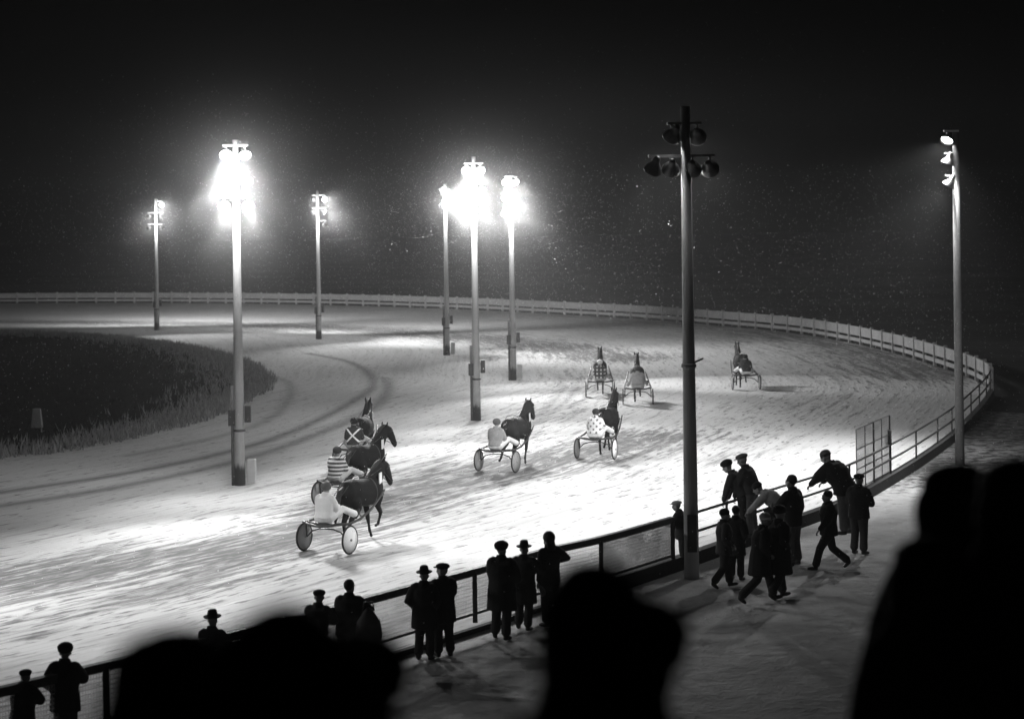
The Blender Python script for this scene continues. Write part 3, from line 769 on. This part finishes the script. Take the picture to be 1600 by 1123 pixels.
fenceman(694, 1026, 880, 'spectator in peaked cap turned left, right of a pair at the fence', arms=('pocket', 'rail'), hat='cap', hem=.66, yaw=20, hy=45, group=GA, bulk=1.05)
fenceman(785, 999, 847, 'tall spectator in fur hat and long coat, left of the second pair at the fence', arms=('rail', 'cross'), hat='fur', hem=.55, yaw=-18, bulk=1.18, legs='shift', group=GA, hy=-12)
fenceman(820, 984, 848, 'spectator in pinched brimmed hat and knee length coat beside the tall one', arms=('rail', 'out'), hat='fedora', hem=.55, yaw=-20, bulk=1.1, legs='shift', group=GA)
wm = fenceman(860, 978, 828, 'long haired slim spectator with bent elbow holding a bag at the fence', arms=('down', 'out'), hat='none', hem=.78, yaw=40, group=GA, long_hair=True, h=1.78)
# bags
def bag(loc, r, label, m='bag', rz=0):
    mb = MB(); mb.tube([(0, 0, 0), (0, 0, r[2] * .5), (0, 0, r[2] * 1.2), (0, 0, r[2] * 1.8)], [r[0] * .8, r[0], r[0] * .85, r[0] * .3], [r[1] * .8, r[1], r[1] * .8, r[1] * .3], n=14)
    o = mb.build('shoulder_bag', m, voxel=.02); o.location = loc; o.rotation_euler.z = rz; tag(o, label, 'bag')
    MB().tube([(-r[0] * .4, 0, r[2] * 1.75), (-r[0] * .3, 0, r[2] * 2.2), (r[0] * .3, 0, r[2] * 2.2), (r[0] * .4, 0, r[2] * 1.75)], .012, n=6).build('strap', 'leather', o)
    return o
bag(gp(578, 1062, 0) + Vector((0, -.1, .62)), (.24, .16, .33), 'bulging pale cloth bag behind the bareheaded spectator in black coat', 'coat_grey')
bag(gp(851, 978, 0) + Vector((0.0, -.12, .62)), (.10, .06, .2), 'small dark handbag hanging beside the long haired spectator')
# people behind / on the railing
fenceman(1068, 888, 790, 'person in pale cap and dark coat mostly hidden behind the thick lamp pole', arms=('rail', 'rail'), hat='cap', hatm='pale_cloth', lean=10, yaw=80, group=GB, h=1.5, bulk=1.25)
fenceman(1163, 838, 699, 'person in dark jacket bending left, standing up on the railing', zf=.3, arms=('hang_f', 'hang_f'), hat='fur', lean=28, yaw=70, hem=.85, group=GB, bulk=1.0, h=1.85, coat='coat_dark', nod=10)
fenceman(1174, 838, 697, 'person in blue jeans and grey cap standing high on the railing', zf=.3, arms=('hang_f', 'pocket'), hat='cap', hatm='coat_grey', lean=12, yaw=60, hem=.85, trous='denim', coat='coat_dark', group=GB, h=1.93, nod=12, bulk=1.0)
fenceman(1222, 832, 735, 'person in pale jacket crouching on the railing while climbing over', zf=.5, arms=('mount', 'mount'), hat='beanie', lean=52, legs='crouch', yaw=75, coat='coat_pale', group=GB, h=1.8, bulk=1.05)
fenceman(1240, 884, 733, 'tall bareheaded person in dark jacket and pale skirt standing by the railing', arms=('rail', 'down'), hat='bare', hem=.8, yaw=50, trous='coat_grey', group=GB, h=2.0, coat='coat_black')
fenceman(1322, 835, 698, 'broad person in black jacket leaning far over, standing on the railing', zf=.3, arms=('mount', 'mount'), hat='beanie', hatm='coat_grey', lean=34, yaw=50, hem=.80, trous='denim', bulk=1.3, group=GB, h=2.08, nod=10)
fenceman(1343, 866, 740, 'person in dark cap and short jacket facing left at the far end of the group', arms=('cross', 'cross'), hat='cap', yaw=-40, trous='coat_dark', group=GB, hem=.8, bulk=1.1)
fenceman(1296, 890, 772, 'walker with wide stride in the middle of the apron', arms=('swing_f', 'swing_b'), hat='bare', legs='stride', yaw=100, stride=.33, group=GB, h=1.72, bulk=1.1)
fenceman(1132, 919, 795, 'walker in cuffed jacket striding right next to the thick lamp pole', arms=('swing_f', 'pocket'), hat='beanie', legs='stride', yaw=-75, stride=.14, group=GB, coat='coat_dark')
fenceman(1151, 906, 790, 'person in long dark coat just behind the walker near the lamp pole', arms=('pocket', 'pocket'), hat='bare', yaw=-30, hem=.6, group=GB)
fenceman(1188, 941, 803, 'walker in white knitted cap and long coat with wide stride', arms=('swing_f', 'pocket'), hat='beanie', hatm='white_cloth', legs='stride', yaw=-75, stride=.30, hem=.55, lean=8, group=GB, bulk=1.12, h=1.78)
fenceman(1218, 936, 787, 'walker in long black coat alongside the one in white cap', arms=('pocket', 'pocket'), hat='fur', yaw=-60, hem=.5, stride=.12, legs='stride', group=GB, bulk=1.15, h=1.86)

# ------------------------------------------------------------------ terrace under the photographer and blurred onlookers
tr = MB()
for k in range(13):
    y0 = -1.5 + k * 1.0; z1 = 6.25 - .16 * k
    tr.box((0, y0 + .5, z1 / 2 - .02), (9, .5 if k < 15 else .5, z1 / 2))
tr = tr.build('stand_terrace', 'concrete', smooth=False); tag(tr, 'unlit stepped concrete terrace under the nearest onlookers', 'terrace')
def tz(y): return 6.23 - .16 * math.floor(y + 1.5)
def onlooker(px, top, d, label, yaw=0, **kw):
    a = gp(px, top, 0); t = d / a.y; P = Vector((a.x * t, d, 0)); ztop = HC + (0 - HC) * t
    z0 = tz(d); hh = ztop - z0
    kw.setdefault('h', hh * .97)
    return person(Vector((P.x, P.y, z0)), R(yaw), label, voxel=.022, group='blurred onlookers close to the camera', **kw)
onlooker(440, 938, 2.2, 'very large blurred onlooker in wide hood at lower left', hat='beanie', hood=.15, bulk=1.3, arms=('pocket', 'pocket'))
onlooker(548, 990, 2.9, 'blurred onlooker with low head right of the wide hooded one', hat='fur', bulk=1.3, arms=('pocket', 'pocket'))
onlooker(270, 988, 2.4, 'blurred onlooker with low head left of the wide hooded one', hat='fur', hood=.13, bulk=1.3, arms=('pocket', 'pocket'))
onlooker(928, 872, 2.8, 'large out of focus onlooker in hooded coat at bottom centre', hat='beanie', hood=.105, bulk=.9, arms=('pocket', 'pocket'))
onlooker(990, 936, 3.0, 'out of focus onlooker just right of the hooded one at bottom centre', hat='fur', hood=.075, bulk=.9, arms=('pocket', 'pocket'))
onlooker(1500, 726, 5.4, 'dark onlooker in broad hood at lower right, left of a pair', hat='fur', hood=.15, bulk=1.0, arms=('pocket', 'pocket'))
onlooker(1598, 720, 5.0, 'dark onlooker in broad hood at right edge of the picture', hat='fur', hood=.14, bulk=1.1, arms=('pocket', 'pocket'))
onlooker(1455, 842, 5.0, 'short dark onlooker at lower right below the pair of hoods', hat='fur', hood=.15, bulk=.9, arms=('down', 'down'))

# ------------------------------------------------------------------ horses, sulkies, drivers
OY = .72
HPOSE = {
 'trot_a': dict(fl=[(1.40, 1.05), (1.42, .86), (1.78, .78), (1.86, .50), (1.76, .42)], fr=[(1.40, 1.05), (1.28, .85), (1.30, .50), (1.20, .20), (1.24, .05)],
                hl=[(.28, 1.12), (.40, .86), (.02, .62), (-.18, .36), (-.30, .30)], hr=[(.28, 1.12), (.48, .86), (.30, .55), (.40, .20), (.47, .05)]),
 'trot_b': dict(fl=[(1.40, 1.05), (1.28, .85), (1.33, .50), (1.40, .18), (1.47, .05)], fr=[(1.40, 1.05), (1.36, .84), (1.55, .62), (1.42, .36), (1.32, .34)],
                hl=[(.28, 1.12), (.46, .86), (.22, .55), (.24, .20), (.30, .05)], hr=[(.28, 1.12), (.44, .88), (.18, .64), (.02, .38), (-.06, .32)])}
def make_horse(pose, m='horse_dark', neck=0.0, hyaw=0.0):
    neck -= .10
    b = MB(); P = lambda y, z, x=0: Vector((x, y + OY, z))
    b.tube([P(.02, 1.30), P(.14, 1.29), P(.38, 1.28), (0, .72 + OY, 1.22), P(1.05, 1.19), P(1.34, 1.22), P(1.55, 1.24), P(1.68, 1.22)],
           [.13, .26, .32, .32, .30, .27, .21, .11], [.15, .28, .32, .33, .345, .35, .29, .17], n=18)
    nx = math.sin(hyaw); 
    b.tube([P(1.32, 1.32), P(1.52, 1.58 + neck * .3, nx * .05), P(1.66, 1.80 + neck * .7, nx * .12), P(1.74, 1.97 + neck, nx * .2)], [.16, .135, .115, .10], [.31, .27, .22, .17], n=14)
    hz = neck
    hd = [P(1.76, 2.02 + hz, nx * .2), P(1.88, 1.93 + hz, nx * .28), P(1.98, 1.74 + hz, nx * .40), P(2.05, 1.56 + hz, nx * .48), P(2.07, 1.49 + hz, nx * .50)]
    b.tube(hd, [.105, .115, .085, .07, .058], [.13, .155, .12, .09, .07], n=12)
    for k in (-1, 1):
        b.tube([P(1.74, 2.06 + hz, nx * .2 + k * .06), P(1.74, 2.14 + hz, nx * .2 + k * .085), P(1.77, 2.21 + hz, nx * .2 + k * .09)], [.042, .042, .02], [.03, .026, .016], n=8)
        b.ell(P(1.90, 1.90 + hz, nx * .3 + k * .1), (.02, .03, .022), n=8, m=6)
    for k, key, w in ((-1, 'fl', .15), (1, 'fr', .15), (-1, 'hl', .15), (1, 'hr', .15)):
        q = HPOSE[pose][key]; rear = key[0] == 'h'
        rr = [.16, .115, .062, .042, .05] if rear else [.13, .085, .055, .04, .048]
        xs = [k * w, k * w * .95, k * w * .8, k * w * .75, k * w * .75]
        pts = [P(y, z, x) for (y, z), x in zip(q, xs)]
        pts2 = [pts[0], pts[1], pts[1].lerp(pts[2], .55), pts[2], pts[2].lerp(pts[3], .5), pts[3], pts[3].lerp(pts[4], .5), pts[4]]
        r2 = [rr[0], rr[1], (rr[1] * .4 + rr[2] * .6), rr[2], rr[2] * .62, rr[3] * 1.1, rr[3] * .8, rr[4]]
        b.tube(pts2, r2, n=10)
    return b, hd, hz, nx
def horse(loc, yaw, pose, label, m='horse_dark', neck=0, hyaw=0, sc=1.0, cloth=True):
    b, hd, hz, nx = make_horse(pose, m, neck, hyaw)
    o = b.build('horse', m, voxel=.024, it=3); o.location = loc; o.rotation_euler.z = yaw; o.scale = (sc, sc, sc); tag(o, label, 'horse', 'trotting horses in harness')
    P = lambda y, z, x=0: Vector((x, y + OY, z))
    MB().tube([P(.02, 1.42), P(-.12, 1.36), P(-.24, 1.12), P(-.30, .85), P(-.34, .62)], [.05, .07, .085, .075, .03], [.05, .06, .06, .05, .02], n=10).build('tail', 'hair_dark', o, voxel=.02)
    MB().tube([P(1.28, 1.58), P(1.36, 1.76 + hz * .3, nx * .05), P(1.50, 1.95 + hz * .7, nx * .12), P(1.66, 2.10 + hz, nx * .2), P(1.80, 2.10 + hz, nx * .22)], [.03, .04, .045, .04, .03], [.05, .08, .09, .06, .03], n=10).build('mane', 'hair_dark', o, voxel=.02)
    mb = MB(); mb.lathe([(1, -.03), (1.03, -.03), (1.03, .03), (1, .03)], Matrix.Translation(P(1.10, 1.19)) @ Matrix.Rotation(R(90), 4, 'X') @ Matrix.Diagonal((.30, .35, 1, 1)), 28, True)
    mb.tube([P(1.15, 1.05, -.29), P(1.45, 1.10, -.26), P(1.70, 1.16, -.12), P(1.73, 1.17, 0), P(1.70, 1.16, .12), P(1.45, 1.10, .26), P(1.15, 1.05, .29)], .018, .03, n=6, side=(0, 0, 1))
    mb.build('harness', 'leather', o)
    mb = MB()
    for i, r in ((1, .115), (3, .075)):
        t = (hd[min(4, i + 1)] - hd[i - 1]).normalized()
        mb.lathe([(1, -.015), (1.08, -.015), (1.08, .015), (1, .015)], Matrix.Translation(hd[i]) @ frame_to(t) @ Matrix.Diagonal((r, r * 1.05, 1, 1)), 18, True)
    mb.build('bridle', 'leather', o)
    for k in (-1, 1):
        MB().ell(hd[1] + Vector((k * .115, -.0, .02)), (.012, .06, .05), n=10, m=6).build('blinker', 'leather', o)
        MB().tube([(k * .10, .38, 1.20), P(.35, 1.63, k * .12), P(1.1, 1.60, k * .14), P(1.6, 1.72, k * .12), hd[3] + Vector((k * .06, 0, -.02))], .009, n=5).build('rein', 'leather', o)
    if cloth:
        MB().box(P(1.42, 1.50, .205), (.012, .12, .13), Matrix.Rotation(R(18), 3, 'Z')).build('number_cloth', 'white_cloth', o, smooth=False)
    return o
def sulky(loc, yaw, label, rdisc='disc', ldisc='disc_grey'):
    root = empty('sulky', loc, yaw); tag(root, label, 'sulky', 'two wheeled racing sulkies')
    RW = .345
    for k, dm in ((-1, ldisc), (1, rdisc)):
        c = Vector((k * .64, 0, RW)); Mx = Matrix.Translation(c) @ Matrix.Rotation(R(90), 4, 'Y')
        w = MB().lathe([(0, -.03), (.05, -.035), (RW - .035, -.012), (RW - .035, .012), (.05, .035), (0, .03)], Mx, 32).build('wheel', dm, root)
        MB().lathe([(RW - .04, -.018), (RW - .015, -.022), (RW, 0), (RW - .015, .022), (RW - .04, .018)], Mx, 32, True).build('tyre', 'tyre', w)
        sp = MB()
        for a in range(12 if dm != 'disc' else 0):
            d = Vector((0, math.cos(a * math.pi / 6), math.sin(a * math.pi / 6)))
            sp.bar(c + Vector((k * .035, 0, 0)), c + d * (RW - .04) + Vector((k * .018, 0, 0)), .008, .008, up=(1, 0, 0))
        if sp.v: sp.build('spokes', 'chrome', w, smooth=False)
        MB().tube([c + Vector((-k * .07, 0, 0)), c + Vector((k * .06, 0, 0))], .03, n=10, rnd=False).build('hub', 'chrome', w)
        MB().tube([(k * .56, 0, RW), (k * .56, -.02, .55), (k * .53, -.06, .72)], .018, n=8).build('fork', 'steel_dark', root)
        MB().tube([(k * .50, -.24, .74), (k * .57, .05, .70), (k * .56, .6, .74), (k * .50, 1.2, .88), (k * .43, 1.7, 1.08), (k * .38, 2.05, 1.24)], [.03, .032, .032, .03, .026, .02], n=8).build('shaft', 'steel_dark', root)
        MB().tube([(k * .54, .72, .75), (k * .46, .80, .77), (k * .40, .80, .86)], .014, n=6).build('stirrup', 'steel_dark', root)
    MB().tube([(-.56, 0, RW), (-.4, 0, .50), (-.2, 0, .56), (.2, 0, .56), (.4, 0, .50), (.56, 0, RW)], .018, n=8, side=(0, 1, 0)).build('axle_arch', 'steel_dark', root)
    MB().tube([(-.50, -.24, .74), (-.3, -.32, .70), (0, -.34, .67), (.3, -.32, .70), (.50, -.24, .74)], .032, n=8, side=(0, 0, 1)).build('rear_bow', 'steel_dark', root)
    MB().tube([(-.55, -.02, .70), (0, -.04, .65), (.55, -.02, .70)], .03, n=8, side=(0, 0, 1)).build('seat_bar', 'steel_dark', root)
    st = MB(); st.tube([(0, -.24, .71), (0, 0, .71), (0, .08, .70)], [.17, .16, .08], [.025, .03, .02], n=14); st.build('seat', 'leather', root)
    return root
def rig(px, py, yaw, pose, lab, coat, trous, hatm, hm='horse_dark', neck=0, hyaw=0, lean=8, rdisc='disc', ldisc='disc_grey', h=1.72, sc=1.0, cloth=True, bulk=1.08):
    P = gp(px, py, 0); y = R(yaw)
    sulky(P, y, lab[0], rdisc, ldisc)
    horse(P, y, pose, lab[1], hm, neck, hyaw, sc, cloth)
    person(P + Matrix.Rotation(y, 3, 'Z') @ Vector((0, -.12, 0)), y, lab[2], h=h, lean=lean, arms=('reins', 'reins'), legs='sit', coat=coat, trous=trous, hat='helmet', hatm=hatm, group='sulky drivers', bulk=bulk)
rig(511, 863, -27, 'trot_b', ('frontmost sulky, nearest to the fence, with bright white right wheel', 'dark horse pulling the frontmost sulky', 'sulky driver all in white, nearest to the fence'), 'white_cloth', 'white_cloth', 'coat_grey', hyaw=.2, neck=-.12)
rig(528, 792, -26, 'trot_a', ('sulky partly hidden behind the frontmost one', 'horse with foreleg reaching out, pulling the striped driver', 'sulky driver in horizontally striped jacket and pale trousers'), 'j_stripes', 'pale_cloth', 'coat_dark', hyaw=.5)
rig(554, 735, -6, 'trot_b', ('hidden sulky at the back of the front group of three', 'horse holding its head highest at the back of the front group', 'sulky driver with a white cross on the back of a black jacket'), 'j_cross', 'pale_cloth', 'coat_black', hyaw=0)
rig(777, 737, -24, 'trot_a', ('sulky in mid track below the clustered lamp poles', 'horse lifting its foreleg below the clustered lamp poles', 'sulky driver in plain grey jacket and white trousers, mid track'), 'coat_pale', 'white_cloth', 'coat_grey', 'horse_bay', hyaw=.1, rdisc='disc_grey')
rig(931, 717, -18, 'trot_b', ('sulky with white right wheel just left of the thick lamp pole', 'horse pulling the driver in the spotted jacket', 'sulky driver in white jacket with dark spots'), 'j_dots', 'white_cloth', 'coat_dark', lean=14, neck=.05)
rig(938, 620, -3, 'trot_a', ('left of the two far sulkies running side by side', 'left horse of the two far ones seen from behind', 'sulky driver in checked jacket seen from behind'), 'j_check', 'pale_cloth', 'white_cloth', rdisc='disc_grey', cloth=False, neck=.02)
rig(997, 632, -3, 'trot_b', ('right of the two far sulkies running side by side', 'right horse of the two far ones seen from behind', 'bulky sulky driver in plain mid grey jacket seen from behind'), 'coat_pale', 'pale_cloth', 'coat_dark', 'horse_bay', lean=22, rdisc='disc_grey', cloth=False, bulk=1.35)
rig(1166, 609, 2, 'trot_b', ('solitary farthest sulky right of the thick lamp pole', 'solitary farthest horse right of the thick lamp pole', 'solitary sulky driver in dark jacket and white trousers'), 'coat_dark', 'white_cloth', 'coat_black', rdisc='disc_grey', lean=20, cloth=False)

# ------------------------------------------------------------------ falling snow
rs = np.random.RandomState(11); V = []; Fc = []
lamps = [o for o in bpy.data.objects if o.name.startswith('light_pole')]
def flake(p, r):
    n0 = len(V); a = rs.normal(size=3); a /= np.linalg.norm(a); b = np.cross(a, rs.normal(size=3)); b /= np.linalg.norm(b); c = np.cross(a, b)
    V.extend([tuple(p + a * r), tuple(p - a * r * .5 + b * r * .87), tuple(p - a * r * .5 - b * r * .87), tuple(p + c * r)])
    Fc.extend([(n0, n0 + 1, n0 + 2), (n0, n0 + 1, n0 + 3), (n0 + 1, n0 + 2, n0 + 3), (n0 + 2, n0, n0 + 3)])
for o in lamps:
    L = o.location
    near = max(1.0, L.y / 50)
    for k in range(3000 if L.y < 45 else 2200 if L.x > 10 else 6500 if L.y < 70 else (4000 if L.y < 115 else 1500)):
        rr = (4.0 if L.y < 45 or L.x > 10 else 1.6) + rs.gamma(2.0, 2.1); d = rs.normal(size=3); d /= np.linalg.norm(d)
        p = np.array([L.x, L.y, 8.8]) + d * rr * np.array([1, 1, .8]) + np.array([0, 0, -rr * .25])
        if p[2] < .2 or p[2] > 12: continue
        flake(p, rs.uniform(.003, .0085) * (.6 if L.y < 45 or L.x > 10 else min(near, 1.9)))
for k in range(14000):
    y = rs.uniform(24, 130); x = rs.uniform(-.3, .3) * y; z = rs.uniform(.5, 10.2)
    if z > 7.6 + .035 * y: continue
    flake(np.array([x, y, z]), rs.uniform(.005, .012) * max(1, y / 50))
mb = MB(); mb.v = V; mb.f = Fc
fs = mb.build('falling_snow', 'flake', smooth=False); tag(fs, 'fine snow falling through the lamp light', 'snow', kind='stuff')

# ------------------------------------------------------------------ apply the remeshed bodies
for o, vx, it, ex in PENDING:
    r = o.modifiers.new('r', 'REMESH'); r.mode = 'VOXEL'; r.voxel_size = vx; r.use_smooth_shade = True
    sm = o.modifiers.new('s', 'SMOOTH'); sm.iterations = it; sm.factor = .5
dg = bpy.context.evaluated_depsgraph_get(); dg.update()
for o, vx, it, ex in PENDING:
    nm = bpy.data.meshes.new_from_object(o.evaluated_get(dg)); 
    mts = list(o.data.materials)
    if ex is not None and ex.v:
        bm = bmesh.new(); bm.from_mesh(nm); em = ex.mesh('x'); bm.from_mesh(em); bm.to_mesh(nm); bm.free()
    nm.polygons.foreach_set('use_smooth', [True] * len(nm.polygons))
    o.modifiers.clear(); o.data = nm
    if not nm.materials: 
        for mt in mts: nm.materials.append(mt)

# ------------------------------------------------------------------ snowy air
hz = MB().box((0, 110, 6.6), (140, 145, 8.4)).build('haze', None, smooth=False); tag(hz, 'thin snowy air over the whole track', 'haze', kind='stuff')
m = bpy.data.materials.new('haze'); m.use_nodes = True; t = m.node_tree; t.nodes.clear()
pv = N(t, 'ShaderNodeVolumePrincipled'); pv.inputs['Density'].default_value = .00062; pv.inputs['Color'].default_value = (.95, .95, .95, 1); pv.inputs['Anisotropy'].default_value = .4
ou = N(t, 'ShaderNodeOutputMaterial'); t.links.new(pv.outputs[0], ou.inputs['Volume']); hz.data.materials.append(m)

# added volumes round the lamp heads, imitating the glare of the bright lamps
for p, k in GLOWS:
    o = MB().ell((0, 0, 0), (7, 7, 6), n=24, m=14).build('lamp_halo', None, smooth=False, loc=p); tag(o, 'added volume imitating the glow round a lamp head', 'halo', kind='stuff')
    m = bpy.data.materials.new('lamp_halo'); m.use_nodes = True; t = m.node_tree; t.nodes.clear()
    tc = N(t, 'ShaderNodeTexCoord').outputs['Object']
    ln_ = N(t, 'ShaderNodeVectorMath', operation='LENGTH'); t.links.new(SCALE(t, tc, (1 / 7, 1 / 7, 1 / 6)), ln_.inputs[0])
    a = MATH(t, 'SUBTRACT', 1.0, ln_.outputs['Value'], clamp=True)
    dn = MATH(t, 'MULTIPLY', MATH(t, 'POWER', a, 4.0), k * .38)
    pv = N(t, 'ShaderNodeVolumePrincipled'); t.links.new(dn, pv.inputs['Density']); pv.inputs['Color'].default_value = (.95, .95, .95, 1); pv.inputs['Anisotropy'].default_value = .3
    ou = N(t, 'ShaderNodeOutputMaterial'); t.links.new(pv.outputs[0], ou.inputs['Volume']); o.data.materials.append(m)
